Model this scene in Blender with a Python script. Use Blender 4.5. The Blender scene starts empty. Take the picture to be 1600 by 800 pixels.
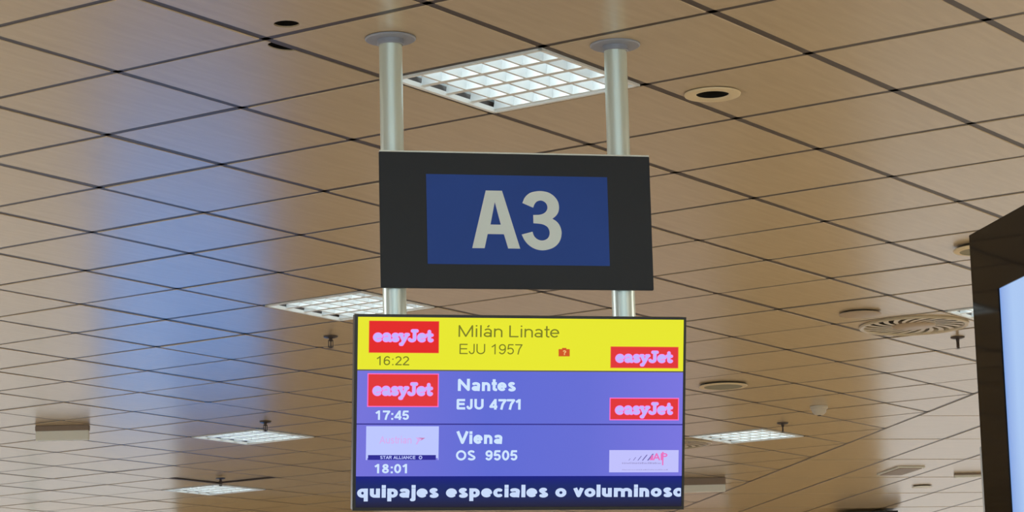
import bpy, bmesh, math, random
from mathutils import Vector, Matrix
from mathutils.geometry import tessellate_polygon
random.seed(7)
sc = bpy.context.scene
COL = sc.collection
PI = math.pi

# ---------------------------------------------------------------- camera
F_PX, PITCH, ROLL = 4112.3, 0.18872, -0.02475
CAM_Z = 1.6
CH = 2.1396                      # ceiling above the camera
CZ = CAM_Z + CH                  # ceiling height
fw = Vector((0, math.cos(PITCH), math.sin(PITCH)))
up0 = Vector((0, -math.sin(PITCH), math.cos(PITCH)))
rt = Vector((1, 0, 0)) * math.cos(ROLL) + up0 * math.sin(ROLL)
up = Vector((-1, 0, 0)) * math.sin(ROLL) + up0 * math.cos(ROLL)
cam_d = bpy.data.cameras.new('camera')
cam = bpy.data.objects.new('camera', cam_d)
COL.objects.link(cam)
cam_d.sensor_width = 36.0
cam_d.lens = F_PX / 1600 * 36
cam_d.clip_start = 0.05
cam_d.clip_end = 200
cam.matrix_world = Matrix(((rt.x, up.x, -fw.x, 0), (rt.y, up.y, -fw.y, 0), (rt.z, up.z, -fw.z, CAM_Z), (0, 0, 0, 1)))
sc.camera = cam
sc.view_settings.view_transform = 'Standard'
sc.view_settings.look = 'None'
sc.view_settings.gamma = 1
sc.view_settings.exposure = 0.0

# ---------------------------------------------------------------- world + lights
w = bpy.data.worlds.new('daylight')
sc.world = w
w.use_nodes = True
w.node_tree.nodes['Background'].inputs[0].default_value = (0.75, 0.85, 1, 1)
w.node_tree.nodes['Background'].inputs[1].default_value = 0.3

def area(name, loc, sx, sy, power, col, rot=(0, 0, 0)):
    l = bpy.data.lights.new(name, 'AREA')
    l.shape = 'RECTANGLE'; l.size = sx; l.size_y = sy
    l.energy = power; l.color = col
    o = bpy.data.objects.new(name, l)
    COL.objects.link(o); o.location = loc; o.rotation_euler = rot
    return o
# unseen area lights added to fill the hall; last two brighten the far wall
WARM = (1.0, 0.95, 0.82)
COOL = (.93, .94, .96)
for x, y, p in ((-6.5, 1, 360), (6.5, 1, 360), (0, -4, 360), (-6.5, 9, 360), (7.5, 9, 420), (-10.5, 15, 320), (8.5, 17, 360), (-5.9, 21.8, 110), (6.0, 21.8, 85)):
    area('hall_fill_light', (x, y, CZ - .03), 2.4, .5, p * .97, WARM if x > -1 else COOL)

# ---------------------------------------------------------------- colours + materials
def s2l(c):
    return tuple(((v / 255) / 12.92 if v / 255 <= .04045 else ((v / 255 + .055) / 1.055) ** 2.4) for v in c)
MATS = {}
def mat(name, rgb, rough=.5, metal=0, ior=1.5, spec=.5, lin=False):
    m = bpy.data.materials.new(name); m.use_nodes = True
    b = m.node_tree.nodes['Principled BSDF']
    c = rgb if lin else s2l(rgb)
    b.inputs['Base Color'].default_value = (*c, 1)
    b.inputs['Roughness'].default_value = rough
    b.inputs['Metallic'].default_value = metal
    b.inputs['IOR'].default_value = ior
    b.inputs['Specular IOR Level'].default_value = spec
    MATS[name] = m
    return m
def emis(name, rgb, strength=1.0, gloss=False):
    m = bpy.data.materials.new(name); m.use_nodes = True
    b = m.node_tree.nodes['Principled BSDF']
    b.inputs['Base Color'].default_value = (.01, .01, .01, 1)
    b.inputs['Roughness'].default_value = .35 if not gloss else .06
    b.inputs['Specular IOR Level'].default_value = .1 if not gloss else .5
    b.inputs['Emission Color'].default_value = (*s2l(rgb), 1)
    b.inputs['Emission Strength'].default_value = strength
    MATS[name] = m
    return m
def noise_tint(m, scale, vec_scale, amount, kind='Object'):
    nt = m.node_tree; b = nt.nodes['Principled BSDF']
    base = b.inputs['Base Color'].default_value[:]
    tc = nt.nodes.new('ShaderNodeTexCoord'); mp = nt.nodes.new('ShaderNodeMapping')
    mp.inputs['Scale'].default_value = vec_scale
    nz = nt.nodes.new('ShaderNodeTexNoise'); nz.inputs['Scale'].default_value = scale
    nz.inputs['Detail'].default_value = 5
    cr = nt.nodes.new('ShaderNodeValToRGB')
    cr.color_ramp.elements[0].position = .3; cr.color_ramp.elements[1].position = .7
    cr.color_ramp.elements[0].color = (*[v * (1 - amount) for v in base[:3]], 1)
    cr.color_ramp.elements[1].color = (*[min(1, v * (1 + amount)) for v in base[:3]], 1)
    nt.links.new(tc.outputs[kind], mp.inputs[0]); nt.links.new(mp.outputs[0], nz.inputs['Vector'])
    nt.links.new(nz.outputs['Fac'], cr.inputs[0]); nt.links.new(cr.outputs[0], b.inputs['Base Color'])
    return nz

TILE = mat('beech_veneer', (188, 170, 142), .25, ior=1.5)
noise_tint(TILE, 3.0, (1.2, 12, 1), .045)
T_BAR = mat('dark_bronze_grid', (58, 47, 42), .42)
PLENUM = mat('plenum_black', (22, 19, 16), .9)
FLOOR = mat('polished_terrazzo', (190, 178, 160), .3)
noise_tint(FLOOR, 60, (1, 1, 1), .12)
WOODWALL = mat('brown_wood_wall', (212, 178, 116), .5)
noise_tint(WOODWALL, 2, (8, 8, .6), .2)
WHITEWALL = mat('off_white_wall', (214, 208, 198), .6)
DARK_TRIM = mat('dark_trim', (34, 30, 24), .5)
BLACK_BOX = mat('matt_black_sheet', (44, 48, 55), .5, spec=.3)
noise_tint(BLACK_BOX, 3, (1, 1, 1), .06)
ALU = mat('satin_aluminium', (222, 238, 238), .36, metal=.65)
ALU_TRIM = mat('bright_aluminium_trim', (225, 228, 222), .3, metal=.6)
FLANGE = mat('grey_blue_flange', (150, 156, 172), .45, metal=.2)
SIGN_BLUE = mat('sign_blue', (52, 84, 170), .6, spec=.15)
noise_tint(SIGN_BLUE, 2, (1, 1, 1), .06)
SIGN_GREY = mat('sign_letter_grey', (228, 242, 246), .55)
TV_BLACK = mat('monitor_bezel_black', (16, 15, 15), .35)
WHITE_ENAMEL = mat('white_enamel', (240, 244, 246), .4)
CREAM = mat('cream_plastic', (226, 208, 172), .5)
GREY_GRILLE = mat('grey_green_grille', (150, 146, 124), .7)
PALE_DISC = mat('pale_disc_enamel', (176, 156, 132), .4)
SPRINK = mat('dark_sprinkler_metal', (70, 62, 60), .4, metal=.5)
SWIRL_M = mat('swirl_blade_enamel', (200, 186, 160), .35)
SMOKE_M = mat('detector_white', (205, 198, 184), .5)
HOUSING = mat('housing_grey', (170, 178, 182), .5)
LOUVRE = mat('louvre_aluminium', (236, 240, 242), .3, metal=.25)
BOX_PALE = mat('pale_box_face', (232, 234, 228), .5)
BOX_BROWN = mat('brown_box_face', (140, 122, 108), .5)
GLOSS_BLACK = mat('gloss_black_glass', (3, 2, 3), .03, ior=1.24)
CASE_GREY = mat('case_silver', (150, 152, 150), .4, metal=.3)

TUBE = emis('fluorescent_tube', (238, 250, 250), 4.8)
WINDOW_LIT = emis('frosted_window_daylight', (232, 230, 226), 1.12)
FILL_PANE_BACK = emis('added_glow_pane', (214, 238, 244), 3.5)  # added glow behind the camera, brightens the sign front
WINDOW_DIM = emis('frosted_window_dim', (214, 192, 178), .75)
# screens
Y_ROW = emis('screen_yellow', (231, 231, 42))
B_ROW = emis('screen_violet_blue', (103, 108, 215))
N_ROW = emis('screen_navy', (16, 30, 92))
S_LINE_D = emis('screen_line_dark', (48, 44, 140))
S_LINE_O = emis('screen_line_olive', (96, 92, 80))
OLIVE = emis('screen_text_olive', (122, 124, 34))
PALE = emis('screen_text_pale', (206, 228, 255))
PALE_D = emis('screen_ticker_pale', (200, 218, 250))
RED = emis('screen_red', (226, 34, 34))
RED2 = emis('screen_red_soft', (224, 50, 54))
PINK = emis('screen_logo_pink', (246, 140, 232))
PINKB = emis('screen_pink_border', (250, 110, 200))
LAV = emis('screen_logo_lavender', (196, 180, 255))
ORANGE = emis('screen_orange_edge', (236, 150, 52))
CARD = emis('screen_pale_card', (188, 198, 255))
CARD2 = emis('screen_pale_card_right', (192, 192, 252))
NAVYBAR = emis('screen_navy_bar', (40, 36, 146))
FADEPINK = emis('screen_faded_pink', (214, 172, 238))
FADERED = emis('screen_faded_red', (196, 120, 176))
SLATE = emis('screen_slate_marks', (112, 106, 172))
GREYTXT = emis('screen_grey_print', (164, 160, 214))
APRED = emis('screen_ap_pink', (232, 112, 190))
BRICK = emis('screen_icon_red', (206, 84, 30))
ICONTXT = emis('screen_icon_text', (240, 190, 120))

def screen_gradient(name, stops, axis, strength=1.0, gloss=True):
    m = emis(name, (0, 0, 0), strength, gloss=gloss)
    nt = m.node_tree; b = nt.nodes['Principled BSDF']
    tc = nt.nodes.new('ShaderNodeTexCoord'); sp = nt.nodes.new('ShaderNodeSeparateXYZ')
    cr = nt.nodes.new('ShaderNodeValToRGB')
    while len(cr.color_ramp.elements) < len(stops): cr.color_ramp.elements.new(.5)
    for e, (p_, c_) in zip(cr.color_ramp.elements, stops):
        e.position = p_; e.color = (*s2l(c_), 1)
    nt.links.new(tc.outputs['Generated'], sp.inputs[0])
    nt.links.new(sp.outputs[axis], cr.inputs[0])
    nt.links.new(cr.outputs[0], b.inputs['Emission Color'])
    return m

B_ROW = screen_gradient('screen_violet_blue', [(0, (116, 114, 218)), (.4, (94, 106, 212)), (.7, (100, 108, 212)), (1, (120, 116, 222))], 0, gloss=False)
N_ROW = screen_gradient('screen_navy', [(0, (26, 24, 48)), (.3, (22, 34, 88)), (.7, (14, 34, 104)), (1, (10, 22, 128))], 2, gloss=False)
# ---------------------------------------------------------------- mesh helpers
def link(name, me, m=None, parent=None, mw=None):
    o = bpy.data.objects.new(name, me); COL.objects.link(o)
    if m and not me.materials: me.materials.append(m)
    if parent: o.parent = parent
    if mw is not None: o.matrix_local = mw
    return o
def mesh(name, verts, faces, smooth=False):
    me = bpy.data.meshes.new(name); me.from_pydata([tuple(v) for v in verts], [], faces); me.update()
    if smooth:
        for p_ in me.polygons: p_.use_smooth = True
    return me
class MB:
    def __init__(s): s.v = []; s.f = []
    def add(s, vs, fs):
        n = len(s.v); s.v += [tuple(v) for v in vs]; s.f += [tuple(i + n for i in f) for f in fs]
    def box(s, a, b):
        x0, y0, z0 = a; x1, y1, z1 = b
        s.add([(x0, y0, z0), (x1, y0, z0), (x1, y1, z0), (x0, y1, z0), (x0, y0, z1), (x1, y0, z1), (x1, y1, z1), (x0, y1, z1)],
              [(0, 3, 2, 1), (4, 5, 6, 7), (0, 1, 5, 4), (1, 2, 6, 5), (2, 3, 7, 6), (3, 0, 4, 7)])
    def lathe(s, prof, n=32, c=(0, 0, 0), flip=False):      # profile (r, z) revolved about the vertical
        base = len(s.v)
        for r, z in prof:
            for i in range(n):
                a = 2 * PI * i / n
                s.v.append((c[0] + r * math.cos(a), c[1] + r * math.sin(a), c[2] + z))
        for k in range(len(prof) - 1):
            for i in range(n):
                j = (i + 1) % n
                s.f.append((base + k * n + i, base + k * n + j, base + (k + 1) * n + j, base + (k + 1) * n + i))
    def disc(s, r, z, n=32, c=(0, 0)):
        b = len(s.v)
        s.v += [(c[0] + r * math.cos(2 * PI * i / n), c[1] + r * math.sin(2 * PI * i / n), z) for i in range(n)]
        s.f.append(tuple(range(b, b + n)))
    def build(s, name, m=None, parent=None, smooth=False, bevel=0, mw=None, loc=None):
        me = mesh(name, s.v, s.f, smooth)
        if bevel or True:
            bm = bmesh.new(); bm.from_mesh(me)
            bmesh.ops.recalc_face_normals(bm, faces=bm.faces)
            if bevel:
                bmesh.ops.bevel(bm, geom=[e for e in bm.edges], offset=bevel, segments=2, affect='EDGES', clamp_overlap=True)
            bm.to_mesh(me); bm.free()
            if smooth:
                me.set_sharp_from_angle(angle=math.radians(35))
        o = link(name, me, m, parent, mw)
        if loc: o.location = loc
        return o
def empty(name, loc=(0, 0, 0), rz=0, mw=None):
    o = bpy.data.objects.new(name, None); COL.objects.link(o); o.empty_display_size = .1
    if mw is not None: o.matrix_world = mw
    else: o.location = loc; o.rotation_euler = (0, 0, rz)
    return o
def tag(o, label=None, cat=None, group=None, kind=None):
    if label: o['label'] = label
    if cat: o['category'] = cat
    if group: o['group'] = group
    if kind: o['kind'] = kind
    return o
def copy_tree(o, parent=None):
    c = o.copy(); COL.objects.link(c); c.parent = parent
    if parent: c.matrix_parent_inverse = o.matrix_parent_inverse.copy()
    for ch in [k for k in bpy.data.objects if k.parent == o]: copy_tree(ch, c)
    return c

# ================================================================ SETTING
bpy.context.view_layer.update()
TS = .6
TH = 0.97700708
GX, GY = -1.219722, 7.977646
EI = Vector((math.cos(TH), math.sin(TH))); EJ = Vector((EI.y, -EI.x))
def g2w(i, j): return Vector((GX, GY)) + EI * (i * TS) + EJ * (j * TS)
GRID = Matrix(((EI.x, -EJ.x, 0, GX), (EI.y, -EJ.y, 0, GY), (0, 0, 1, CZ), (0, 0, 0, 1)))   # local x = i, local y = -j
def gloc(i, j, z=0): return Vector((i * TS, -j * TS, z))
# zone boundary and second ceiling field
OB = Vector((2.826, 16.10)); U2 = Vector((-.188, .982)).normalized(); V2 = Vector((U2.y, -U2.x))
YW = 25.0                        # far wall
XL, XR, YB = -13.0, 13.0, -9.0

def struct(name, mb, m, **k):
    o = mb.build(name, m, **k); o['kind'] = 'structure'; return o
mb = MB(); mb.box((XL, YB, -.1), (XR, 34, 0)); struct('floor', mb, FLOOR)
mb = MB(); mb.box((XL, YB, CZ + .25), (XR, 34, CZ + .35)); CEIL = struct('ceiling', mb, PLENUM)
mb = MB(); mb.box((XL - .2, YB, 0), (XL, 34, CZ + .25)); struct('wall_left', mb, WHITEWALL)
mb = MB(); mb.box((XR, YB, 0), (XR + .2, 34, CZ + .25)); struct('wall_right', mb, WHITEWALL)
mb = MB(); mb.box((XL, YB - .2, 0), (XR, YB, .5)); mb.box((XL, YB - .2, 3.5), (XR, YB, CZ + .25)); mb.box((XL, YB - .2, .5), (-10, YB, 3.5)); mb.box((10, YB - .2, .5), (XR, YB, 3.5))
struct('wall_back', mb, WHITEWALL)
fr = MB()
for k in range(11): fr.box((-10 + 2 * k - .04, YB - .14, .5), (-10 + 2 * k + .04, YB - .02, 3.5))
WB = struct('window_4', fr, ALU)  # unseen window wall added with glowing panes to light sign and poles
for k in range(10):
    pm = MB(); pm.box((-10 + 2 * k + .04, YB - .1, .5), (-10 + 2 * k + 1.96, YB - .08, 3.5)); pm.build('pane', FILL_PANE_BACK, WB)
# far wall: brown timber piers with glazed bays between
bays = [(-11.5, -3.25, WINDOW_LIT, 0.2, 3.72), (-1.35, 2.0, WINDOW_DIM, 0.2, 3.5), (3.47, 11.5, WINDOW_LIT, 0.1, 3.73)]
mb = MB()
xs = [XL] + [v for b_ in bays for v in b_[:2]] + [XR]
for k in range(0, len(xs), 2): mb.box((xs[k], YW, 0), (xs[k + 1], YW + .25, CZ - .012))
for x0, x1, m, z0, z1 in bays:
    mb.box((x0, YW, 0), (x1, YW + .25, z0)); mb.box((x0, YW, z1), (x1, YW + .25, CZ - .012))
struct('wall_far', mb, WOODWALL)
for n_, (x0, x1, m, z0, z1) in enumerate(bays):
    fr = MB(); cnt = max(2, round((x1 - x0) / 1.4)); st = (x1 - x0) / cnt
    for k in range(cnt + 1):
        xx = x0 + k * st
        fr.box((max(x0, xx - .03), YW + .02, z0), (min(x1, xx + .03), YW + .12, z1))
    fr.box((x0, YW + .02, z0), (x1, YW + .12, z0 + .06))
    fo = struct('window_%d' % (n_ + 1), fr, ALU)
    for k in range(cnt):
        pm = MB(); pm.box((x0 + k * st + .03, YW + .06, z0 + .06), (x0 + (k + 1) * st - .03, YW + .08, z1))
        pm.build('pane', m, fo)
mb = MB(); mb.box((2.9, 23.78, CZ - .22), (3.46, 24.3, CZ - .02)); struct('trim_1', mb, DARK_TRIM, bevel=.03)

# ---- tiles of the first ceiling field (0.6 m, set diagonally), each its own panel
def clip(poly, p0, nrm):
    out = []
    for k in range(len(poly)):
        a, b = poly[k], poly[(k + 1) % len(poly)]
        da, db = (a - p0).dot(nrm), (b - p0).dot(nrm)
        if da >= 0: out.append(a)
        if da * db < 0: out.append(a + (b - a) * (da / (da - db)))
    return out
def in_view(x, y, z, mg=60):
    d = Vector((x, y, z - CAM_Z)); q = d.dot(fw)
    if q < .3: return None
    px, py = 800 + F_PX * d.dot(rt) / q, 400 - F_PX * d.dot(up) / q
    if -mg * 3 < px < 1600 + mg * 3 and -mg < py < 800 + mg: return px, py
    return None
GAP = .0135; TT = .016
def slab(name, outline, holes=(), th=TT, ch=.004):
    """flat tile, local z 0 is the visible underside, with a small chamfer round the outline"""
    c = sum(outline, Vector((0, 0))) / len(outline)
    inner = [p_ + (c - p_).normalized() * ch for p_ in outline]
    n = len(outline)
    loops = [[Vector((p_.x, p_.y, 0)) for p_ in inner]] + [[Vector((q.x, q.y, 0)) for q in h] for h in holes]
    vs = [v for l in loops for v in l]
    fs = [tuple(t) for t in tessellate_polygon(loops)]
    b0 = len(vs)
    vs += [Vector((p_.x, p_.y, ch)) for p_ in outline] + [Vector((p_.x, p_.y, th)) for p_ in outline]
    for k in range(n):
        j = (k + 1) % n
        fs.append((k, b0 + k, b0 + j, j)); fs.append((b0 + k, b0 + n + k, b0 + n + j, b0 + j))
    o0 = n
    for h in holes:                                 # throat of a hole
        b1 = len(vs); m_ = len(h)
        vs += [Vector((q.x, q.y, .005)) for q in h]
        for k in range(m_):
            j = (k + 1) % m_
            fs.append((o0 + k, o0 + j, b1 + j, b1 + k))
        o0 += m_
    me = mesh(name, vs, fs)
    bm = bmesh.new(); bm.from_mesh(me); bmesh.ops.recalc_face_normals(bm, faces=bm.faces)
    # underside must face down
    for f in bm.faces:
        if abs(f.normal.z) > .99 and f.calc_center_median().z < .001 and f.normal.z > 0: f.normal_flip()
    bm.to_mesh(me); bm.free(); me.materials.append(TILE)
    return me
H = TS / 2 - GAP
SQ = [Vector((-H, -H)), Vector((H, -H)), Vector((H, H)), Vector((-H, H))]
def circ(cx, cy, r, n=28): return [Vector((cx + r * math.cos(2 * PI * k / n), cy + r * math.sin(2 * PI * k / n))) for k in range(n)]
tile_me = slab('ceiling_tile', SQ)
LAMPS = {(1, 1), (6, -4), (12, -10), (16, -14), (16, -6), (10, 0), (2, -8)}
SWIRLS = {(10, -1), (16, -7)}
def tlocal(i, j, W):            # world xy -> local coordinates of tile (i, j)
    d = Vector(W) - g2w(i + .5, j + .5); return Vector((d.dot(EI), -d.dot(EJ)))
HOLED = {}
HOLED[(-1, 1)] = slab('ceiling_tile', SQ, [circ(*tlocal(-1, 1, (-.647, 7.485)), .038)])
hc = tlocal(0, 0, g2w(.16, 1.0)[:])             # the second opening is cut through the joint
notch = [Vector((hc.x + .058 * math.cos(a), -H + .036 * math.sin(a))) for a in [PI - PI * k / 12 for k in range(13)]]
HOLED[(0, 0)] = slab('ceiling_tile', [SQ[0]] + notch + SQ[1:], th=.004, ch=.001)
HOLED[(2, 2)] = slab('ceiling_tile', SQ, [circ(*tlocal(2, 2, (.675, 8.44)), .085)])
for t_ in SWIRLS: HOLED[t_] = slab('ceiling_tile', SQ, [circ(0, 0, .262, 40)])
NB = Vector((-U2.y, U2.x))
if NB.x > 0: NB = -NB                           # points to the left field
tiles = []
for i in range(-8, 60):
    for j in range(-45, 30):
        c = g2w(i + .5, j + .5)
        if not (XL + .3 < c.x < XR - .3 and YB + .3 < c.y < YW + .1): continue
        if (i, j) in LAMPS: continue
        q = in_view(c.x, c.y, CZ, 45)
        corners = [g2w(i, j), g2w(i + 1, j), g2w(i + 1, j + 1), g2w(i, j + 1)]
        cut = any((k - OB).dot(NB) < .02 for k in corners)
        if cut:
            if all((k - OB).dot(NB) < .02 for k in corners): continue
        tiles.append((c.length if q else 999 + c.length, i, j, bool(q), cut))
tiles.sort()
nsingle = 0
stuffmb = MB()
def tile_mw(i, j, z=0):
    return GRID @ Matrix.Translation(Vector(((i + .5) * TS, -(j + .5) * TS, z)))
def add_to_stuff(mbx, me, mw):
    mbx.add([mw @ v.co for v in me.vertices], [tuple(p_.vertices) for p_ in me.polygons])
rr_ = random.Random(3)
for key, i, j, vis, cut in tiles:
    me = HOLED.get((i, j), tile_me)
    if cut:
        mwi = tile_mw(i, j).inverted()
        pl = [Vector((p_.x, p_.y)) for p_ in [tile_mw(i, j) @ Vector((q.x, q.y, 0)) for q in SQ]]
        pl = clip(pl, OB + NB * .012, NB)
        if len(pl) < 3: continue
        loc = [mwi @ Vector((p_.x, p_.y, CZ)) for p_ in pl]
        ol = [Vector((p_.x, p_.y)) for p_ in loc]
        # drop tiny slivers
        ar = abs(sum(ol[k].x * ol[(k + 1) % len(ol)].y - ol[(k + 1) % len(ol)].x * ol[k].y for k in range(len(ol)))) / 2
        if ar < .004: continue
        me = slab('ceiling_tile', ol, ch=.002)
    dz = rr_.uniform(0, .0025)
    mw = tile_mw(i, j, dz)
    if (i, j) == (15, -13): mw = tile_mw(i, j, .014)
    if vis and nsingle < 295:
        mw = mw @ Matrix.Rotation(rr_.uniform(-.0025, .0025), 4, 'X') @ Matrix.Rotation(rr_.uniform(-.0025, .0025), 4, 'Y')
        link('ceiling_tile', me, TILE, CEIL, mw); nsingle += 1
    else: add_to_stuff(stuffmb, me, mw)
for (cx, cy), r_ in (((-.647, 7.485), .045), (tuple(g2w(.16, 1.0)), .066)):
    mb = MB(); mb.lathe([(r_, .0055), (r_, .12)], 24, c=(cx, cy, CZ)); mb.disc(r_, CZ + .12, 24, (cx, cy)); mb.build('opening_shade_cup', PLENUM, CEIL)  # black cups added; their colour gives the shade inside the openings
o = stuffmb.build('ceiling_tile_field', TILE, CEIL); o['kind'] = 'stuff'

# ---- dark grid bars between the tiles, one per line
def runner(p0, p1, wdt=.026):
    d = (p1 - p0); L = d.length
    if L < .1: return
    d.normalize()
    mbx = MB(); mbx.box((0, -wdt / 2, .003), (L, wdt / 2, .034))
    mbx.build('ceiling_runner', T_BAR, CEIL, mw=Matrix(((d.x, -d.y, 0, p0.x), (d.y, d.x, 0, p0.y), (0, 0, 1, CZ), (0, 0, 0, 1))))
def seg_clip(p0, p1, tests):
    a, b = 0.0, 1.0
    for q, n_ in tests:
        d0, d1 = (p0 - q).dot(n_), (p1 - q).dot(n_)
        if d0 < 0 and d1 < 0: return None
        if d0 < 0: a = max(a, d0 / (d0 - d1))
        elif d1 < 0: b = min(b, d0 / (d0 - d1))
    return (p0 + (p1 - p0) * a, p0 + (p1 - p0) * b) if b > a else None
ROOM = [(Vector((XL + .1, 0)), Vector((1, 0))), (Vector((XR - .1, 0)), Vector((-1, 0))), (Vector((0, YB + .1)), Vector((0, 1))), (Vector((0, YW + .2)), Vector((0, -1)))]
for i in range(-30, 62):
    s = seg_clip(g2w(i, -60), g2w(i, 60), ROOM + [(OB, NB)])
    if s: runner(*s)
for j in range(-45, 45):
    s = seg_clip(g2w(-60, j), g2w(80, j), ROOM + [(OB, NB)])
    if s: runner(*s, wdt=.029)
s = seg_clip(OB - U2 * 30, OB + U2 * 30, ROOM)
runner(*s, wdt=.03)
# ---- second ceiling field: long panels along the boundary line
P2W, P2L, PH2 = .63, 1.26, -.21
def p2w(a, b): return OB + V2 * (a * P2W) + U2 * (PH2 + b * P2L)
ang2 = math.atan2(V2.y, V2.x)
h1, h2 = P2W / 2 - GAP, P2L / 2 - GAP
pan_me = slab('ceiling_panel', [Vector((-h1, -h2)), Vector((h1, -h2)), Vector((h1, h2)), Vector((-h1, h2))])
cnt = 0
st2 = MB()
for b in range(-20, 12):
    for a in range(0, 20):
        c = p2w(a + .5, b + .5)
        if c.y > YW + .3 or c.y < YB + .5 or c.x > XR - .4: continue
        mw = Matrix.Translation(Vector((c.x, c.y, CZ + .0008 * ((a * 7 + b * 5) % 3)))) @ Matrix.Rotation(ang2, 4, 'Z')
        if in_view(c.x, c.y, CZ, 60): link('ceiling_panel', pan_me, TILE, CEIL, mw)
        else: add_to_stuff(st2, pan_me, mw)
o = st2.build('ceiling_panel_field', TILE, CEIL); o['kind'] = 'stuff'
for a in range(1, 20):
    s = seg_clip(p2w(a, -30), p2w(a, 30), ROOM)
    if s: runner(*s)
for b in range(-20, 12):
    s = seg_clip(p2w(0, b), p2w(30, b), ROOM)
    if s: runner(*s, wdt=.018)

# ================================================================ CEILING LIGHTS
def make_light():
    """recessed 0.6 m louvre fitting; local z 0 = ceiling face"""
    root = empty('ceiling_light')
    h = TS / 2 - .012
    fr = MB()
    for a, b in (((-h, -h), (h, -h + .014)), ((-h, h - .014), (h, h)), ((-h, -h), (-h + .014, h)), ((h - .014, -h), (h, h))):
        fr.box((a[0], a[1], -.004), (b[0], b[1], .012))
    fr.build('frame', WHITE_ENAMEL, root)
    hs = MB(); z1 = .085
    hs.add([(-h, -h, .012), (h, -h, .012), (h, h, .012), (-h, h, .012), (-h, -h, z1), (h, -h, z1), (h, h, z1), (-h, h, z1)],
           [(4, 5, 6, 7), (0, 1, 5, 4), (1, 2, 6, 5), (2, 3, 7, 6), (3, 0, 4, 7)])
    hs.build('housing', HOUSING, root)
    NR = 4; ww = 2 * (h - .014) / NR
    for k in range(NR + 1):                     # parabolic side reflectors
        x = -(h - .014) + k * ww
        lv = MB(); pr = []
        for t in range(6):
            zz = .004 + .056 * t / 5; hw = .011 * (1 - (t / 5)) ** 1.7 + .0012
            pr.append((hw, zz))
        lo = [(x - a, z) for a, z in pr] + [(x + a, z) for a, z in reversed(pr)]
        n = len(lo); y0 = -(h - .014); y1 = h - .014
        lo = [(min(max(a, y0), y1), z) for a, z in lo]
        vs = [(a, y0, z) for a, z in lo] + [(a, y1, z) for a, z in lo]
        lv.add(vs, [(q, (q + 1) % n, n + (q + 1) % n, n + q) for q in range(n)])
        lv.build('reflector', LOUVRE, root, smooth=True)
    NB_ = 7
    for k in range(1, NB_):                     # cross blades
        y = -(h - .014) + 2 * (h - .014) * k / NB_
        cb = MB(); pr = [(.004 * (1 - t / 4) ** 1.6 + .0008, .004 + .046 * t / 4) for t in range(5)]
        lo = [(y - a, z) for a, z in pr] + [(y + a, z) for a, z in reversed(pr)]
        n = len(lo); x0 = -(h - .014); x1 = h - .014
        cb.add([(x0, a, z) for a, z in lo] + [(x1, a, z) for a, z in lo], [(q, (q + 1) % n, n + (q + 1) % n, n + q) for q in range(n)])
        cb.build('cross_blade', LOUVRE, root, smooth=True)
    for k in range(NR):
        x = -(h - .014) + (k + .5) * ww
        tb = MB(); n = 12; vs = []
        for y in (-.26, .26):
            vs += [(x + .011 * math.cos(2 * PI * q / n), y, .064 + .011 * math.sin(2 * PI * q / n)) for q in range(n)]
        tb.add(vs, [(q, (q + 1) % n, n + (q + 1) % n, n + q) for q in range(n)] + [tuple(range(n)), tuple(range(n, 2 * n))])
        tb.build('fluorescent_tube', TUBE, root, smooth=True)
    return root
light0 = make_light()
LL = {(1, 1): 'largest square louvre ceiling light, between the two sign poles above the gate sign',
      (6, -4): 'louvre ceiling light behind the left pole, just above the yellow screen row',
      (12, -10): 'louvre ceiling light left of the screen, the nearer of the two at lower left',
      (16, -14): 'farthest louvre ceiling light at lower left, near the bottom edge of the photo',
      (16, -6): 'louvre ceiling light just right of the departure screen',
      (10, 0): 'louvre ceiling light mostly hidden behind the black framed display',
      (2, -8): 'louvre ceiling light left of the frame, mirrored in the black display frame'}
for n_, ((i, j), lb) in enumerate(LL.items()):
    o = light0 if n_ == 0 else copy_tree(light0)
    c = g2w(i + .5, j + .5); o.location = (c.x, c.y, CZ); o.rotation_euler = (0, 0, TH)
    tag(o, lb, 'ceiling light', 'square louvre lights in the ceiling')

# ================================================================ CEILING FITTINGS
def w_of(i, j): return g2w(i, j)
# round downlight with a dark eye
c = (.675, 8.44)
root = empty('downlight', (*c, CZ)); tag(root, 'cream ringed round downlight with dark centre, right of the right pole', 'downlight')
mb = MB(); mb.lathe([(.094, .0), (.092, -.005), (.084, -.007), (.058, -.005), (.054, .000)], 48)
mb.build('trim_ring', CREAM, root, smooth=True)
mb = MB(); mb.lathe([(.0545, .0), (.052, .06)], 32); mb.disc(.052, .06); mb.build('dark_reflector', PLENUM, root, smooth=True)
# discs
def disc_vent(name, c, r, label, cat, face, drop=.02, neck=.7, inner=None, group=None):
    root = empty(name, (*c, CZ)); tag(root, label, cat, group)
    mb = MB(); mb.lathe([(r * neck, 0), (r * neck, -drop * .6)], 40); mb.build('neck', DARK_TRIM, root, smooth=True)
    mb = MB(); mb.lathe([(r * neck * .9, -drop * .55), (r * .97, -drop * .55), (r, -drop * .7), (r * .98, -drop), (r * .9, -drop * 1.15)] + ([(r * .78, -drop * 1.15)] if inner else [(0.0001, -drop * 1.2)]), 48)
    mb.build('cover_disc', face, root, smooth=True)
    if inner:
        mb = MB(); mb.lathe([(r * .78, -drop * 1.15), (r * .76, -drop * .95), (.0001, -drop * .95)], 40); mb.build('grille', inner, root, smooth=True)
    return root
disc_vent('ceiling_valve', (1.725, 12.93), .105, 'flat pale round ceiling valve with dark gap, left above the swirl diffuser', 'vent', PALE_DISC, .012, .85)
disc_vent('ceiling_speaker', (1.228, 15.42), .145, 'round ceiling speaker with greyish grille, right of the first violet row', 'speaker', CREAM, .012, .93, GREY_GRILLE)
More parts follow.
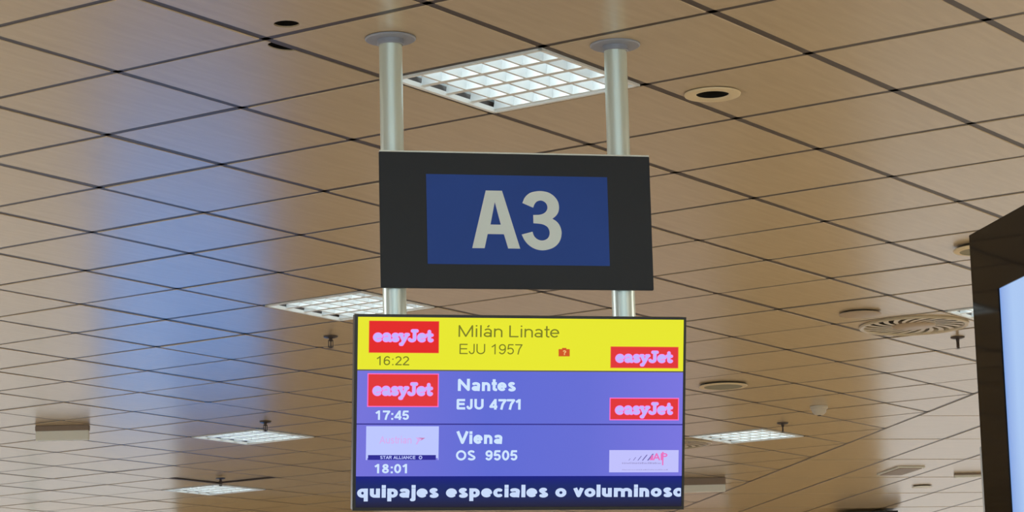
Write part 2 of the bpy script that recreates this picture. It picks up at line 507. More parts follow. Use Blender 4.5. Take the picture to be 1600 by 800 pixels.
disc_vent('ceiling_vent', (2.045, 11.25), .125, 'round pale ceiling fitting half hidden by the top corner of the black display', 'vent', CREAM, .02, .85, GREY_GRILLE)
disc_vent('ceiling_valve', (3.35, 21.8), .085, 'small grey round ceiling valve at bottom right, under the dark hatch', 'vent', BOX_PALE, .012, .8)
# smoke detector
root = empty('smoke_detector', (1.915, 16.52, CZ)); tag(root, 'small white domed smoke detector on the brown ceiling, right of the screen', 'detector')
mb = MB(); mb.lathe([(.056, 0), (.056, -.014), (.05, -.02)], 32); mb.build('base', SMOKE_M, root, smooth=True)
mb = MB(); mb.lathe([(.048, -.018), (.044, -.038), (.03, -.052), (.012, -.057), (.0001, -.057)], 32); mb.build('dome', SMOKE_M, root, smooth=True)
mb = MB(); mb.lathe([(.012, -.055), (.011, -.062), (.0001, -.063)], 16); mb.build('sensor_tip', SPRINK, root, smooth=True)
# sprinklers
def make_sprinkler():
    root = empty('sprinkler')
    mb = MB(); mb.lathe([(.038, 0), (.036, -.006), (.02, -.011), (.012, -.011)], 24); mb.build('escutcheon', SPRINK, root, smooth=True)
    mb = MB(); mb.lathe([(.009, -.008), (.009, -.024), (.006, -.028)], 12)
    for sx in (-1, 1):
        mb.box((sx * .011 - .002, -.002, -.056), (sx * .011 + .002, .002, -.022))
    mb.box((-.013, -.002, -.024), (.013, .002, -.02)); mb.box((-.013, -.002, -.058), (.013, .002, -.054))
    mb.build('body', SPRINK, root)
    mb = MB(); mb.lathe([(.003, -.028), (.003, -.054)], 10); mb.build('bulb', SPRINK, root, smooth=True)
    mb = MB()
    for k in range(12):
        a = 2 * PI * k / 12; ca, sa = math.cos(a), math.sin(a)
        mb.add([(.004 * ca - .002 * sa, .004 * sa + .002 * ca, -.060), (.004 * ca + .002 * sa, .004 * sa - .002 * ca, -.060), (.017 * ca + .002 * sa, .017 * sa - .002 * ca, -.063), (.017 * ca - .002 * sa, .017 * sa + .002 * ca, -.063)], [(0, 1, 2, 3)])
    mb.lathe([(.0001, -.059), (.007, -.059), (.007, -.061), (.0001, -.061)], 12)
    mb.build('deflector', SPRINK, root)
    return root
sp0 = make_sprinkler()
SP = [((7.56, -4.53), 'pendent sprinkler head left of the yellow row, below the bright louvre light'),
      ((11.56, -8.55), 'pendent sprinkler head directly above the nearer lower-left louvre light'),
      ((15.46, -12.50), 'pendent sprinkler head above the farthest lower-left louvre light'),
      ((11.38, -.50), 'pendent sprinkler head beside the left edge of the black display'),
      ((15.70, -4.60), 'pendent sprinkler head above the louvre light right of the screen')]
for n_, ((i, j), lb) in enumerate(SP):
    o = sp0 if n_ == 0 else copy_tree(sp0)
    q = w_of(i, j); o.location = (q.x, q.y, CZ); o.rotation_euler = (0, 0, .3 * n_)
    tag(o, lb, 'sprinkler', 'sprinkler heads in the ceiling')
# swirl diffusers
def make_swirl():
    root = empty('swirl_diffuser'); R0, R1, R2 = .112, .258, .281
    mb = MB(); mb.lathe([(R2, 0), (R2, -.007), (R2 - .006, -.012), (R1, -.009), (R1 - .006, .004), (R1 - .006, .03)], 64); mb.build('outer_ring', SWIRL_M, root, smooth=True)
    mb = MB(); mb.lathe([(R0, .01), (R0, -.005), (R0 - .006, -.009), (.0001, -.010)], 48); mb.build('centre_plate', PALE_DISC, root, smooth=True)
    mb = MB(); mb.lathe([(R1 - .007, .03), (.0001, .032)], 40); mb.build('dark_plenum', PLENUM, root, smooth=True)
    N = 20; vs = []; fs = []
    for t in range(7):
        r = R0 - .004 + (R1 - R0 + .002) * t / 6; sk = .55 * t / 6; hw = (PI * r / N) * .50
        tilt = .0
        cx, cy = r * math.cos(sk), r * math.sin(sk); tx, ty = -math.sin(sk), math.cos(sk)
        vs += [(cx - tx * hw, cy - ty * hw, -.004 - tilt * .3), (cx + tx * hw, cy + ty * hw, -.004 + tilt * 1.5)]
    vs2 = [(a, b, c_ + .0008) for a, b, c_ in vs]
    n = len(vs)
    for t in range(6):
        fs.append((2 * t, 2 * t + 1, 2 * t + 3, 2 * t + 2)); fs.append((n + 2 * t, n + 2 * t + 2, n + 2 * t + 3, n + 2 * t + 1))
        fs.append((2 * t, 2 * t + 2, n + 2 * t + 2, n + 2 * t)); fs.append((2 * t + 1, n + 2 * t + 1, n + 2 * t + 3, 2 * t + 3))
    me = mesh('blade', vs + vs2, fs); me.materials.append(SWIRL_M)
    for k in range(N):
        link('blade', me, SWIRL_M, root, Matrix.Rotation(2 * PI * k / N, 4, 'Z'))
    return root
sw0 = make_swirl()
for n_, ((i, j), lb) in enumerate([((10, -1), 'large round swirl air diffuser with curved blades beside the black display'),
                                   ((16, -7), 'round swirl air diffuser mostly hidden behind the right edge of the departure screen')]):
    o = sw0 if n_ == 0 else copy_tree(sw0)
    q = g2w(i + .5, j + .5); o.location = (q.x, q.y, CZ); tag(o, lb, 'air diffuser', 'swirl air diffusers')
# far hanging boxes and hatches
def sign_box(name, x0, x1, y, hgt, label, cat, dep=.09, top=.03, mtop=BOX_BROWN, mface=BOX_PALE):
    root = empty(name, ((x0 + x1) / 2, y, CZ)); tag(root, label, cat)
    hw = (x1 - x0) / 2
    mb = MB(); mb.box((-hw, -dep / 2, -top), (hw, dep / 2, 0)); mb.build('mounting_rail', mtop, root, bevel=.003)
    mb = MB(); mb.box((-hw * .98, -dep * .45, -hgt), (hw * .98, dep * .45, -top)); mb.build('face_panel', mface, root, bevel=.003)
    return root
sign_box('ceiling_sign_box', -3.04, -2.70, 16.55, .095, 'small pale grey box under a dark rail on the ceiling at far left', 'ceiling box', .05, .034)
sign_box('ceiling_sign_box', 1.30, 1.64, 20.75, .11, 'brown topped pale box on the ceiling behind the screen lower right edge', 'ceiling box', .07, .055)
sign_box('ceiling_sign_box', 3.47, 3.70, 20.9, .03, 'tiny pale grey box on the ceiling touching the black display edge', 'ceiling box', .05, .012)
q = Vector((2.99, 20.5)); root = empty('ceiling_hatch', (q.x, q.y, CZ), ang2); tag(root, 'small dark brown parallelogram hatch on the pale ceiling at lower right', 'hatch')
mb = MB(); mb.box((-.11, -.26, -.012), (.11, .26, .0)); mb.build('hatch_frame', BOX_PALE, root, bevel=.002)
mb = MB(); mb.box((-.09, -.24, -.016), (.09, .24, -.012)); mb.build('hatch_cover', BOX_BROWN, root)

# ================================================================ HANGING GATE SIGN
PA = Vector((-.34993, 7.66193, 0)); PB = Vector((.33149, 7.79761, 0))
SX = (PB - PA).normalized(); SN = Vector((SX.y, -SX.x, 0))    # SN points to the camera
def plane_mw(o, sx, u, n): # local x = sx, local y = -n (away), local z = u
    return Matrix(((sx.x, -n.x, u.x, o.x), (sx.y, -n.y, u.y, o.y), (sx.z, -n.z, u.z, o.z), (0, 0, 0, 1)))
POLE_R = .0350
sign_top, sign_bot = CAM_Z + 1.7780, CAM_Z + 1.3682
for nm, P, lb in (('l', PA, 'left aluminium pole with grey ceiling flange holding the gate sign'), ('r', PB, 'right aluminium pole with grey ceiling flange holding the gate sign')):
    root = empty('hanging_pole', (P.x, P.y, CZ)); tag(root, lb, 'pole', 'poles holding the gate sign')
    mb = MB(); mb.lathe([(POLE_R, -(CZ - (CAM_Z + 1.08))), (POLE_R, 0)], 48); mb.disc(POLE_R, -(CZ - (CAM_Z + 1.08)), 48); mb.build('tube', ALU, root, smooth=True)
    mb = MB(); mb.lathe([(POLE_R + .001, -.006), (.074, -.006), (.077, -.003), (.077, 0)], 48); mb.build('ceiling_flange', FLANGE, root, smooth=True)
    mb = MB(); mb.lathe([(POLE_R + .0012, -.022), (POLE_R + .0045, -.020), (POLE_R + .0045, -.006)], 32); mb.build('collar', FLANGE, root, smooth=True)
ro = PA + Vector((0, 0, sign_bot))
SIGN = empty('gate_sign', mw=plane_mw(ro, SX, Vector((0, 0, 1)), SN))
tag(SIGN, 'black gate sign reading A3 in grey letters on a blue panel', 'sign')
x0, x1, HT = -.0470, .7775, sign_top - sign_bot
mb = MB(); mb.box((x0, -.05, 0), (x1, -.037, HT)); mb.build('sign_box', BLACK_BOX, SIGN, bevel=.0015)
mb = MB(); mb.box((x0 + .001, -.0502, HT), (x1 - .001, -.037, HT + .0042)); mb.build('top_trim', ALU_TRIM, SIGN)
bx0, bx1, bz0, bz1 = .0927, .6442, 1.4401 - 1.3682, 1.7118 - 1.3682
mb = MB(); mb.box((bx0, -.0512, bz0), (bx1, -.05, bz1)); mb.build('blue_panel', SIGN_BLUE, SIGN)
# letters, drawn on a reading grid (units: 1/5.333 photo pixel, baseline at 632)
kx = (bx1 - bx0) / (5.333 * (950.5 - 667)); kz = (bz1 - bz0) / (5.333 * (414 - 274.5))
def lpt(x, y): return Vector((bx0 + (x + (700 - 667) * 5.333) * kx, bz1 - (y - (274.5 - 270) * 5.333) * kz))
def cr_smooth(pts, corner):
    out = []; n = len(pts)
    for k in range(n):
        p1, p2 = Vector(pts[k]), Vector(pts[(k + 1) % n])
        if k in corner and (k + 1) % n in corner: out.append(p1); continue
        p0 = p1 - (p2 - p1) * .5 if k in corner else Vector(pts[k - 1])
        p3 = p2 + (p2 - p1) * .5 if (k + 1) % n in corner else Vector(pts[(k + 2) % n])
        for t in (0, .25, .5, .75):
            out.append(.5 * ((2 * p1) + (-p0 + p2) * t + (2 * p0 - 5 * p1 + 4 * p2 - p3) * t * t + (-p0 + 3 * p1 - 3 * p2 + p3) * t ** 3))
    return out
def plate(name, loops, m, parent, yf, th):
    ls = [[Vector((p_.x, yf, p_.y)) for p_ in l] for l in loops]
    vs = [v for l in ls for v in l]; fs = [tuple(t) for t in tessellate_polygon([[Vector((v.x, v.z, 0)) for v in l] for l in ls])]
    n = len(vs); vs2 = [Vector((v.x, yf + th, v.z)) for v in vs]; o0 = 0
    for l in ls:
        m_ = len(l)
        for k in range(m_): fs.append((o0 + k, o0 + (k + 1) % m_, n + o0 + (k + 1) % m_, n + o0 + k))
        o0 += m_
    b = MB(); b.add(vs + vs2, fs); return b.build(name, m, parent)
A_out = [(192, 634), (314, 154), (449, 154), (589, 634), (490, 634), (457, 516), (322, 516), (294, 634)]
A_in = [(347, 437), (433, 437), (387, 248)]
plate('letter', [[lpt(*p_) for p_ in A_out], [lpt(*p_) for p_ in A_in]], SIGN_GREY, SIGN, -.0530, .0018)
T3 = [(617, 253), (640, 205), (680, 170), (730, 155), (780, 152), (835, 162), (880, 190), (912, 232), (922, 280), (915, 325), (893, 358), (864, 381),
      (900, 405), (925, 440), (938, 490), (930, 545), (905, 590), (865, 622), (815, 640), (765, 645), (710, 633), (660, 602), (625, 560), (605, 516),
      (695, 492), (706, 525), (728, 550), (760, 563), (795, 560), (825, 540), (838, 505), (833, 470), (815, 445), (775, 427), (705, 421), (705, 352),
      (760, 349), (800, 333), (822, 305), (824, 273), (808, 245), (775, 230), (740, 238), (718, 262), (706, 291)]
plate('numeral', [[lpt(*p_) for p_ in cr_smooth(T3, {0, 11, 23, 24, 34, 35, 44})]], SIGN_GREY, SIGN, -.0530, .0018)

# ================================================================ DEPARTURE SCREEN
TC = Vector((.015542, 7.643005, CAM_Z + .992318))
TX = Vector((.9827295, .1850221, -.0031043)); TU = Vector((.0380149, -.1854380, .9819204)); TN = Vector((.1811013, -.9650801, -.1892690))
TU = (TU - TX * TU.dot(TX)).normalized(); TN = TU.cross(TX) * -1
if TN.y > 0: TN = -TN
TW, THT = .9855, .5681
TV = empty('departure_screen', mw=plane_mw(TC, TX, TU, TN))
tag(TV, 'black framed departure monitor with one yellow and two violet flight rows', 'screen')
def tv(px, py):                  # point of the screen plane in the screen's own coordinates
    d = rt * ((px - 800) / F_PX) - up * ((py - 400) / F_PX) + fw
    o = Vector((0, 0, CAM_Z)); t = (TC - o).dot(TN) / d.dot(TN); W = o + d * t - TC
    return Vector((W.dot(TX), W.dot(TU)))
hw, hh = TW / 2, THT / 2
mb = MB(); mb.box((-hw, .004, -hh), (hw, .045, hh)); mb.build('case', TV_BLACK, TV, bevel=.003)
LX0, LX1 = tv(560, 500).x, tv(1068.5, 500).x
LX0b = tv(555.5, 740).x
TOP = tv(800, 497.2).y
b1, b2, b3 = tv(800, 579.5).y, tv(800, 663).y, tv(800, 744).y
SB = -hh + .009
LX0 = (LX0 + LX0b) / 2
mb = MB()
for a, b in (((-hw, -hh), (LX0, hh)), ((LX1, -hh), (hw, hh)), ((LX0, TOP), (LX1, hh)), ((LX0, -hh), (LX1, SB))):
    mb.box((a[0], -.0015, a[1]), (b[0], .004, b[1]))
mb.build('bezel', TV_BLACK, TV)
def rect(name, x0, z0, x1, z1, m, lay, parent=None):
    y = -.0004 * lay + .0012
    me = mesh(name, [(x0, y, z0), (x1, y, z0), (x1, y, z1), (x0, y, z1)], [(0, 1, 2, 3)])
    return link(name, me, m, parent or TV)
def prect(name, px0, py0, px1, py1, m, lay, parent=None):
    a, b = tv(px0, py1), tv(px1, py0)
    a2, b2_ = tv(px0, py0), tv(px1, py1)
    return rect(name, (a.x + a2.x) / 2, (a.y + b2_.y) / 2, (b.x + b2_.x) / 2, (b.y + a2.y) / 2, m, lay, parent)
R1 = rect('yellow_row', LX0, b1, LX1, TOP, Y_ROW, 0)
R2 = rect('violet_row', LX0, b2, LX1, b1, B_ROW, 0)
R3 = rect('violet_row', LX0, b3, LX1, b2, B_ROW, 0)
R4 = rect('ticker_row', LX0, SB, LX1, b3, N_ROW, 0)
rect('row_line', LX0, b1 - .0018, LX1, b1 + .0018, S_LINE_O, 1, R2); rect('row_line', LX0, b2 - .0018, LX1, b2 + .0018, S_LINE_D, 1, R3)

# ---- a stroke alphabet (cap height 1)
def arc(cx, cy, rx, ry, a0, a1, n=14):
    return [(cx + rx * math.cos(math.radians(a0 + (a1 - a0) * k / n)), cy + ry * math.sin(math.radians(a0 + (a1 - a0) * k / n))) for k in range(n + 1)]
def glyph(ch, w):
    h = w / 2; X = .73; D = -.29; B = h; C = 1 - h; XC = X - h; DC = D + h
    def bowl(W, a0=0, a1=360, n=22): return arc(W / 2, X / 2, W / 2 - h, X / 2 - h, a0, a1, n)
    if ch == ' ': return [], .39
    if ch == ':': return [[(.2, B), (.2, B + .001)], [(.2, X - h), (.2, X - h + .001)]], .4
    if ch == 'M': return [[(h + .02, 0), (h + .02, C), (.55, B), (1.08 - h, C), (1.08 - h, 0)]], 1.17
    if ch == 'N': return [[(h + .02, 0), (h + .02, C), (.9 - h, B), (.9 - h, 1)]], 1.0
    if ch == 'L': return [[(h + .02, 1), (h + .02, B), (.7, B)]], .76
    if ch == 'E': return [[(.78, C), (h + .03, C), (h + .03, B), (.8, B)], [(h + .03, .52), (.74, .52)]], .90
    if ch == 'J': return [[(.55 - h, 1), (.55 - h, .3)] + arc(.275, .3, .275 - h, .3 - h, 0, -180)], .68
    if ch == 'U': return [[(h + .03, 1), (h + .03, .36)] + arc(.44, .36, .41 - h, .36 - h, 180, 360) + [(.85 - h, 1)]], .98
    if ch == 'V': return [[(h * .9, 1), (.45, h * .9), (.9 - h * .9, 1)]], .92
    if ch == 'A': return [[(h * .9, 0), (.45, 1 - h * .9), (.9 - h * .9, 0)], [(.22, .33), (.68, .33)]], .92
    if ch == 'P': return [[(h + .03, 0), (h + .03, C), (.5, C)] + arc(.5, .72, .34 - h, .28 - h, 90, -90) + [(h + .03, .44 + h)]], .9
    if ch == 'O': return [arc(.53, .5, .5 - h, .5 - h, 0, 360, 28)], 1.08
    if ch == 'S': return [arc(.44, .73, .36 - h, .27 - h, 25, 250, 14)[:] + arc(.44, .27 + h * .0, .40 - h, .27 - h + .0, 70, -155, 14)], .88
    if ch == 'T': return [[(.4, 0), (.4, C)], [(.02, C), (.78, C)]], .82
    if ch == 'R': return [[(h + .03, 0), (h + .03, C), (.5, C)] + arc(.5, .74, .34 - h, .26 - h, 90, -90) + [(h + .03, .48 + h)], [(.45, .5), (.85 - h, 0)]], .9
    if ch == 'C': return [arc(.5, .5, .48 - h, .5 - h, 45, 315, 20)], .95
    if ch == 'I': return [[(.16, 0), (.16, 1)]], .34
    if ch == '0': return [arc(.36, .5, .34 - h, .5 - h, 0, 360, 26)], .76
    if ch == '1': return [[(.42 - h * .2, 0), (.42 - h * .2, 1)], [(.4, .92), (.1, .70)]], .74
    if ch == '2': return [arc(.36, .70, .32 - h, .30 - h, 165, -25, 14) + [(h + .03, B), (.70, B)]], .76
    if ch == '4': return [[(.71, .27), (.05 + h * .4, .27), (.50, C)], [(.53, 0), (.53, 1)]], .76
    if ch == '5': return [[(.64, C), (.19, C), (.12, .52)] + arc(.35, .33, .33 - h, .33 - h, 125, -155, 16)], .76
    if ch == '6': return [arc(.36, .32, .33 - h, .32 - h, 0, 360, 20), [(.03 + h, .32)] + arc(.40, .5, .37 - h, .5 - h, 180, 40, 12)], .76
    if ch == '7': return [[(.03, C), (.67, C), (.42, .5), (.30, 0)]], .76
    if ch == '8': return [arc(.36, .745, .29 - h, .255 - h, 0, 360, 18), arc(.36, .28, .33 - h, .28 - h, 0, 360, 20)], .76
    if ch == '9': return [arc(.36, .68, .33 - h, .32 - h, 0, 360, 20), [(.69 - h, .68)] + arc(.32, .5, .37 - h, .5 - h, 0, -140, 12)], .76
    if ch == '?': return [arc(.36, .70, .32 - h, .30 - h, 165, -60, 14) + [(.36, .42), (.36, .30)], [(.36, B), (.36, B + .001)]], .76
    if ch == 'i': return [[(.15, 0), (.15, X)], [(.15, 1 - h), (.15, 1.001 - h)]], .32
    if ch == 'l': return [[(.15, 0), (.15, 1)]], .32
    if ch == 'j': return [[(.17, X), (.17, D + .14)] + arc(.04, D + .14, .13, .14 - h, 0, -90, 6), [(.17, 1 - h), (.17, 1.001 - h)]], .34
    if ch == 'n': return [[(h + .05, 0), (h + .05, X)], [(h + .05, .42)] + arc(.36, XC - .22, .31 - h, .22, 180, 0, 12) + [(.67 - h, 0)]], .75
    if ch == 'r': return [[(h + .05, 0), (h + .05, X)], [(h + .05, .42)] + arc(.34, .42, .29 - h, X - h - .42, 180, 75, 8)], .47
    if ch == 'm': return [[(h + .05, 0), (h + .05, X)]] + [[(x_, .42)] + arc(x_ + .225, XC - .18, .225, .18, 180, 0, 12) + [(x_ + .45, 0)] for x_ in (h + .05, h + .5)], 1.05 + w
    if ch == 'u': return [[(h + .05, X), (h + .05, .28)] + arc(.36, .28, .31 - h, .28 - h, 180, 360, 12), [(.67 - h, 0), (.67 - h, X)]], .75
    if ch in 'aá':
        g = [arc(.33, X - .24, .27 - h * .5, .24 - h, 150, 0, 10) + [(.62 - h, 0)], arc(.32, .21, .29 - h, .21 - h, 0, 360, 16)]
        if ch == 'á': g.append([(.30, .84), (.44, .99)])
        return g, .73
    if ch == 'e': return [[(h + .03, .37), (.70 - h, .37)] + arc(.36, X / 2, .34 - h, X / 2 - h, 5, 318, 22)], .75
    if ch == 'c': return [arc(.36, X / 2, .34 - h, X / 2 - h, 45, 315, 18)], .70
    if ch == 'o': return [arc(.37, X / 2, .35 - h, X / 2 - h, 0, 360, 22)], .76
    if ch == 's': return [arc(.33, X * .73, .27 - h, X * .27 - h * .75, 25, 245, 12) + arc(.33, X * .27, .30 - h, X * .27 - h * .75, 65, -155, 12)], .67
    if ch == 't': return [[(.2, .97), (.2, .17)] + arc(.33, .17, .13, .17 - h, 180, 270, 6) + [(.40, B)], [(0.02, XC), (.40, XC)]], .42
    if ch == 'v': return [[(h * .9, X), (.33, h * .9), (.66 - h * .9, X)]], .68
    if ch == 'y': return [[(h * .9, X), (.34, .04)], [(.66 - h * .9, X), (.34, .02), (.24, DC + .04), (.08, DC)]], .68
    if ch == 'p': return [[(h + .05, D), (h + .05, X)], arc(.37, X / 2, .33 - h, X / 2 - h, 0, 360, 20)], .76
    if ch == 'q': return [[(.69 - h, D), (.69 - h, X)], arc(.36, X / 2, .33 - h, X / 2 - h, 0, 360, 20)], .76
    raise KeyError(ch)
def heavy(ch, w):                 # soft slab-serif letters of the logos
    h = w / 2; X = .70
    if ch == 'e': return [[(.14, .36), (.52, .42)] + arc(.34, .35, .25, .25, 15, 310, 18)], .68
    if ch == 'a': return [arc(.34, .47, .2, .14, 160, 0, 8) + [(.54, .12), (.64, .1)], arc(.30, .2, .15, .10, 0, 360, 12)], .72
    if ch == 's': return [arc(.30, .49, .16, .11, 20, 240, 10) + arc(.30, .21, .18, .11, 60, -160, 10)], .60
    if ch == 'y': return [[(.12, .58), (.34, .12)], [(.62, .58), (.36, .06), (.2, -.2)], [(.05, .59), (.22, .59)], [(.52, .59), (.7, .59)], [(.12, -.2), (.22, -.2)]], .70
    if ch == 'J': return [[(.50, .88), (.50, .25)] + arc(.30, .25, .2, .15, 0, -160, 10), [(.34, .90), (.68, .90)]], .74
    if ch == 't': return [[(.24, .85), (.24, .2)] + arc(.36, .2, .12, .1, 180, 280, 5) + [(.44, .14)], [(.08, .56), (.44, .56)]], .52
def stroke_mesh(text, w, gfn=glyph, ends=False):
    vs = []; fs = []; x = 0; xmax = 0
    for ch in text:
        g, adv = gfn(ch, w)
        for pl in g:
            P = [Vector((a + x, b)) for a, b in pl]
            Q = [P[0]]
            for p_ in P[1:]:
                if (p_ - Q[-1]).length > 1e-5: Q.append(p_)
            P = Q
            dot = len(P) == 2 and (P[1] - P[0]).length < .01
            for k in range(len(P) - 1):
                d = (P[k + 1] - P[k]).normalized(); n = Vector((-d.y, d.x)) * w / 2
                a, b = P[k], P[k + 1]
                if dot: a = a - d * w / 2; b = b + d * w / 2
                i0 = len(vs); vs += [a - n, b - n, b + n, a + n]; fs.append((i0, i0 + 1, i0 + 2, i0 + 3))
            rng = range(1, len(P) - 1) if not ends else range(len(P))
            if not dot or ends:
                for k in rng:
                    i0 = len(vs); m_ = 10
                    vs += [P[k] + Vector((math.cos(2 * PI * t / m_), math.sin(2 * PI * t / m_))) * w / 2 for t in range(m_)]
                    fs.append(tuple(range(i0, i0 + m_)))
        x += adv
    return vs, fs
def text(name, s, px0, px1, py_cap, py_base, w, m, lay, parent, gfn=glyph, ends=False, crop=None, grow=0, cap=1.0):
    """lettering whose ink spans px0..px1 and stands on py_base"""
    vs, fs = stroke_mesh(s, w + grow * 2, gfn, ends)
    v0, _ = stroke_mesh(s, w, gfn, ends)
    xa, xb = min(v.x for v in v0), max(v.x for v in v0)
    pb, pt = tv((px0 + px1) / 2, py_base), tv((px0 + px1) / 2, py_cap)
    A_, B_ = tv(px0, (py_cap + py_base) / 2).x, tv(px1, (py_cap + py_base) / 2).x
    y = -.0004 * lay + .0012
    out = []
    slope = (tv(px1, py_base).y - tv(px0, py_base).y) * 0
    for v in vs:
        X_ = A_ + (v.x - xa) / (xb - xa) * (B_ - A_)
        if crop is not None: X_ = min(X_, crop)
        out.append((X_, y, pb.y + v.y / cap * (pt.y - pb.y)))
    me = mesh(name, out, fs)
    return link(name, me, m, parent)

# ---- flight rows
text('destination_text', 'Milán Linate', 716.5, 874, 508.5, 527, .115, OLIVE, 2, R1)
text('flight_number', 'EJU 1957', 718, 816.5, 537.5, 553.6, .115, OLIVE, 2, R1)
text('departure_time', '16:22', 588.5, 639.5, 556.5, 570.7, .13, OLIVE, 2, R1)
text('destination_text', 'Nantes', 715.5, 806, 592, 611, .22, PALE, 2, R2)
text('flight_number', 'EJU 4771', 713.5, 813.5, 623.5, 640, .22, PALE, 2, R2)
text('departure_time', '17:45', 586.5, 639, 641.5, 656, .20, PALE, 2, R2)
text('destination_text', 'Viena', 713, 785, 674, 693.6, .22, PALE, 2, R3)
text('flight_carrier', 'OS', 712.5, 743, 703.5, 719.5, .20, PALE, 2, R3)
text('flight_number', '9505', 758.5, 808.5, 703.5, 719.5, .20, PALE, 2, R3)
text('departure_time', '18:01', 585, 636, 725, 739.5, .20, PALE, 2, R3)
crop = tv(1064, 770).x
text('ticker_text', 'quipajes especiales o voluminoso', 558, 1069, 757.5, 777, .25, PALE_D, 2, R4, crop=crop)
def jet(px0, py0, px1, py1, tx0, tx1, tcap, tbase, row, red, border):
    if border: prect('logo_border', px0, py0, px1, py1, PINKB, 1, row); px0 += 1.6; px1 -= 1.6; py0 += 1.6; py1 -= 1.6
    else: prect('logo_border', px0 - .8, py0 - .8, px1 + .8, py1 + .8, ORANGE, 1, row)
    lg = prect('airline_logo', px0, py0, px1, py1, red, 2, row)
    tt = dict(gfn=heavy, ends=True)
    for nm, m, gr, ly in (('logo_text_outline', PINK, .05, 3), ('logo_text', LAV, -.012, 4)):
        o = text(nm, 'easyJet', tx0, tx1, tcap, tbase, .22, m, ly, row, grow=gr, **tt)
jet(577, 502, 685.5, 551, 583.5, 677, 515, 534, R1, RED, False)
jet(574, 583.5, 685.6, 636, 582.5, 676, 598, 618, R2, RED2, True)
jet(954.5, 542.3, 1059.5, 574.7, 962, 1051, 548.5, 566.5, R1, RED2, False)
jet(952.4, 621.5, 1061, 656.8, 961.5, 1051, 629, 647.5, R2, RED2, True)
# third row: the pale airline card at left
prect('airline_card', 572, 666, 685.5, 718.8, CARD, 1, R3)
prect('card_gap', 573.6, 715.8, 684.2, 719.2, B_ROW, 2, R3); prect('card_bar', 575, 711, 681, 718.6, NAVYBAR, 3, R3)
text('card_text', 'STAR ALLIANCE', 594, 649, 712.3, 717.2, .2, CARD, 4, R3)
def ringm(cx, cy, r, w, m, lay, row):
    p_ = arc(0, 0, r, r, 0, 360, 16); c = tv(cx, cy); k = (tv(cx + 1, cy) - c).x
    vs = []; fs = []
    for t in range(16):
        a = 2 * PI * t / 16
        vs += [(c.x + k * (r - w) * math.cos(a), -.0004 * lay + .0012, c.y + k * (r - w) * math.sin(a)), (c.x + k * r * math.cos(a), -.0004 * lay + .0012, c.y + k * r * math.sin(a))]
    for t in range(16): fs.append((2 * t, 2 * t + 1, (2 * t + 3) % 32, (2 * t + 2) % 32))
    link('card_emblem', mesh('card_emblem', vs, fs), m, row)
ringm(657, 714.8, 2.8, 1.3, CARD, 4, R3)
text('card_text', 'Austrian', 593, 643, 681.5, 693, .14, FADEPINK, 3, R3)
def poly(name, pts, m, lay, row):
    q = [tv(*p_) for p_ in pts]
    return link(name, mesh(name, [(a.x, -.0004 * lay + .0012, a.y) for a in q][::-1], [tuple(range(len(q)))]), m, row)
poly('card_arrow', [(649, 683.5), (664, 684.5), (655, 689), (652, 694.5), (649.5, 694), (653, 687.5)], FADEPINK, 3, R3)
poly('card_arrow', [(653, 683.8), (664.5, 684.3), (657, 688.6), (659, 685.8)], FADERED, 4, R3)
# third row: the pale company card at right
prect('company_card', 952, 703.3, 1060.3, 738, CARD2, 1, R3)
for px, wd, hg in ((982, .9, 3), (989, 1.1, 5), (996, 1.4, 7), (1003, 1.9, 9), (1011, 2.4, 10.5)):
    poly('card_stripe', [(px, 719.5), (px + wd, 719.5), (px + wd + hg * .8, 719.5 - hg), (px + hg * .8, 719.5 - hg)], SLATE, 2, R3)
text('card_text', 'AP', 1020, 1043, 708, 719, .17, APRED, 2, R3)
poly('card_arrow', [(1034.5, 706), (1037, 706), (1036.5, 727), (1034.5, 727)], APRED, 2, R3)
poly('card_arrow', [(1018, 711), (1021, 711), (1020, 719), (1015, 719)], APRED, 2, R3)
rg = random.Random(11)
for py, xa, xb, hgt in ((723.5, 972, 1033, 3.0), (734, 972, 1044, 1.6)):       # two lines of print too small to read
    x = xa
    while x < xb:
        wd = rg.uniform(1.2, 2.6); hg = hgt * rg.uniform(.6, 1)
        poly('card_print', [(x, py + hgt / 2), (x + wd, py + hgt / 2), (x + wd, py + hgt / 2 - hg), (x, py + hgt / 2 - hg)], GREYTXT, 2, R3)
        x += wd + rg.uniform(.5, 1.2)
# small suitcase icon with a question mark
poly('case_icon', [(872.8, 545.5), (890.2, 545.5), (890.2, 556.8), (872.8, 556.8)], BRICK, 2, R1)
poly('case_icon', [(878.3, 543.6), (885, 543.6), (885, 545.6), (878.3, 545.6)], BRICK, 2, R1)
text('icon_text', '?', 879.5, 884.6, 547.3, 554.8, .22, ICONTXT, 3, R1)
# monitor brackets on the poles
for P in (PA, PB):
    lo = plane_mw(TC, TX, TU, TN).inverted()
    p_ = lo @ Vector((P.x, P.y, CAM_Z + 1.05))
    mb = MB(); mb.box((p_.x - .03, .045, p_.z - .09), (p_.x + .03, .051, p_.z + .09)); mb.build('mounting_bracket', TV_BLACK, TV)

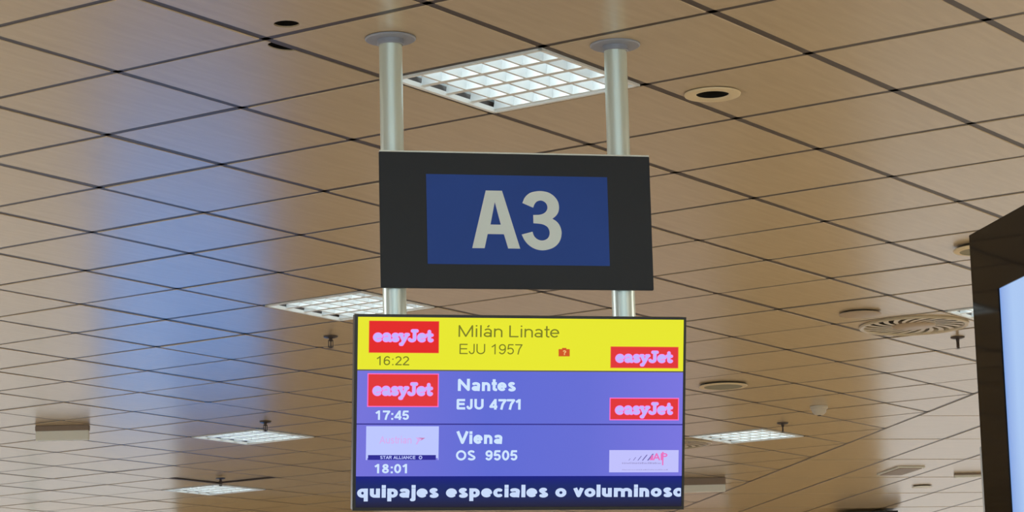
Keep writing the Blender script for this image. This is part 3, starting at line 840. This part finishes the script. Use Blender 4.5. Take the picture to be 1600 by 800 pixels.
# ================================================================ FREE STANDING LIT DISPLAY (right)
AZ = math.radians(-10.893)
DU = Vector((math.sin(AZ), math.cos(AZ), 0)); DN = Vector((-DU.y, DU.x, 0))
D0 = Vector((.63728, 3.6, 0))
DT = CAM_Z + .7006
DISP = empty('display_totem', mw=Matrix(((DU.x, -DN.x, 0, D0.x), (DU.y, -DN.y, 0, D0.y), (0, 0, 1, 0), (0, 0, 0, 1))))   # x along (0 = far edge, negative towards camera), y into the body
tag(DISP, 'tall gloss black framed display with pale blue lit screen at the right edge', 'display')
DW, BZ = 1.15, .0965
mb = MB(); mb.box((-DW, .012, .1), (0, .13, DT)); mb.build('case', CASE_GREY, DISP, bevel=.004)
fr = MB(); DB = .55
for a, b in (((-DW, .1), (-DW + BZ, DT)), ((-BZ, .1), (0, DT)), ((-DW + BZ, DT - .0925), (-BZ, DT)), ((-DW + BZ, .1), (-BZ, DB))):
    fr.box((a[0], 0, a[1]), (b[0], .012, b[1]))
fr.build('glass_frame', GLOSS_BLACK, DISP)
SCR = screen_gradient('display_pale_blue', [(0, (150, 180, 232)), (.955, (164, 196, 240)), (1, (128, 162, 224))], 0)
mb = MB(); mb.box((-DW + BZ, .002, DB), (-BZ, .010, DT - .0925)); mb.build('lit_screen', SCR, DISP)
mb = MB(); mb.box((-DW - .05, -.12, 0), (.05, .25, .1)); mb.build('base', CASE_GREY, DISP, bevel=.01)
mb = MB(); mb.box((0.0, .0, .1), (.006, .03, CAM_Z + .405)); mb.build('side_trim', CASE_GREY, DISP)

# ================================================================ BLUE LIT DISPLAY further down the hall (below the frame)
BL = emis('far_display_blue', (40, 160, 255), 1.95)
root = empty('blue_display', (-2.75, 21.6, 0)); tag(root, 'tall blue lit advertising display standing far down the hall, below the frame', 'display')
mb = MB(); mb.box((-.74, 0, 0), (.74, .16, 2.75)); mb.build('case', GLOSS_BLACK, root, bevel=.01)
mb = MB(); mb.box((-.68, -.006, .3), (.68, -.001, 2.65)); mb.build('lit_screen', BL, root)
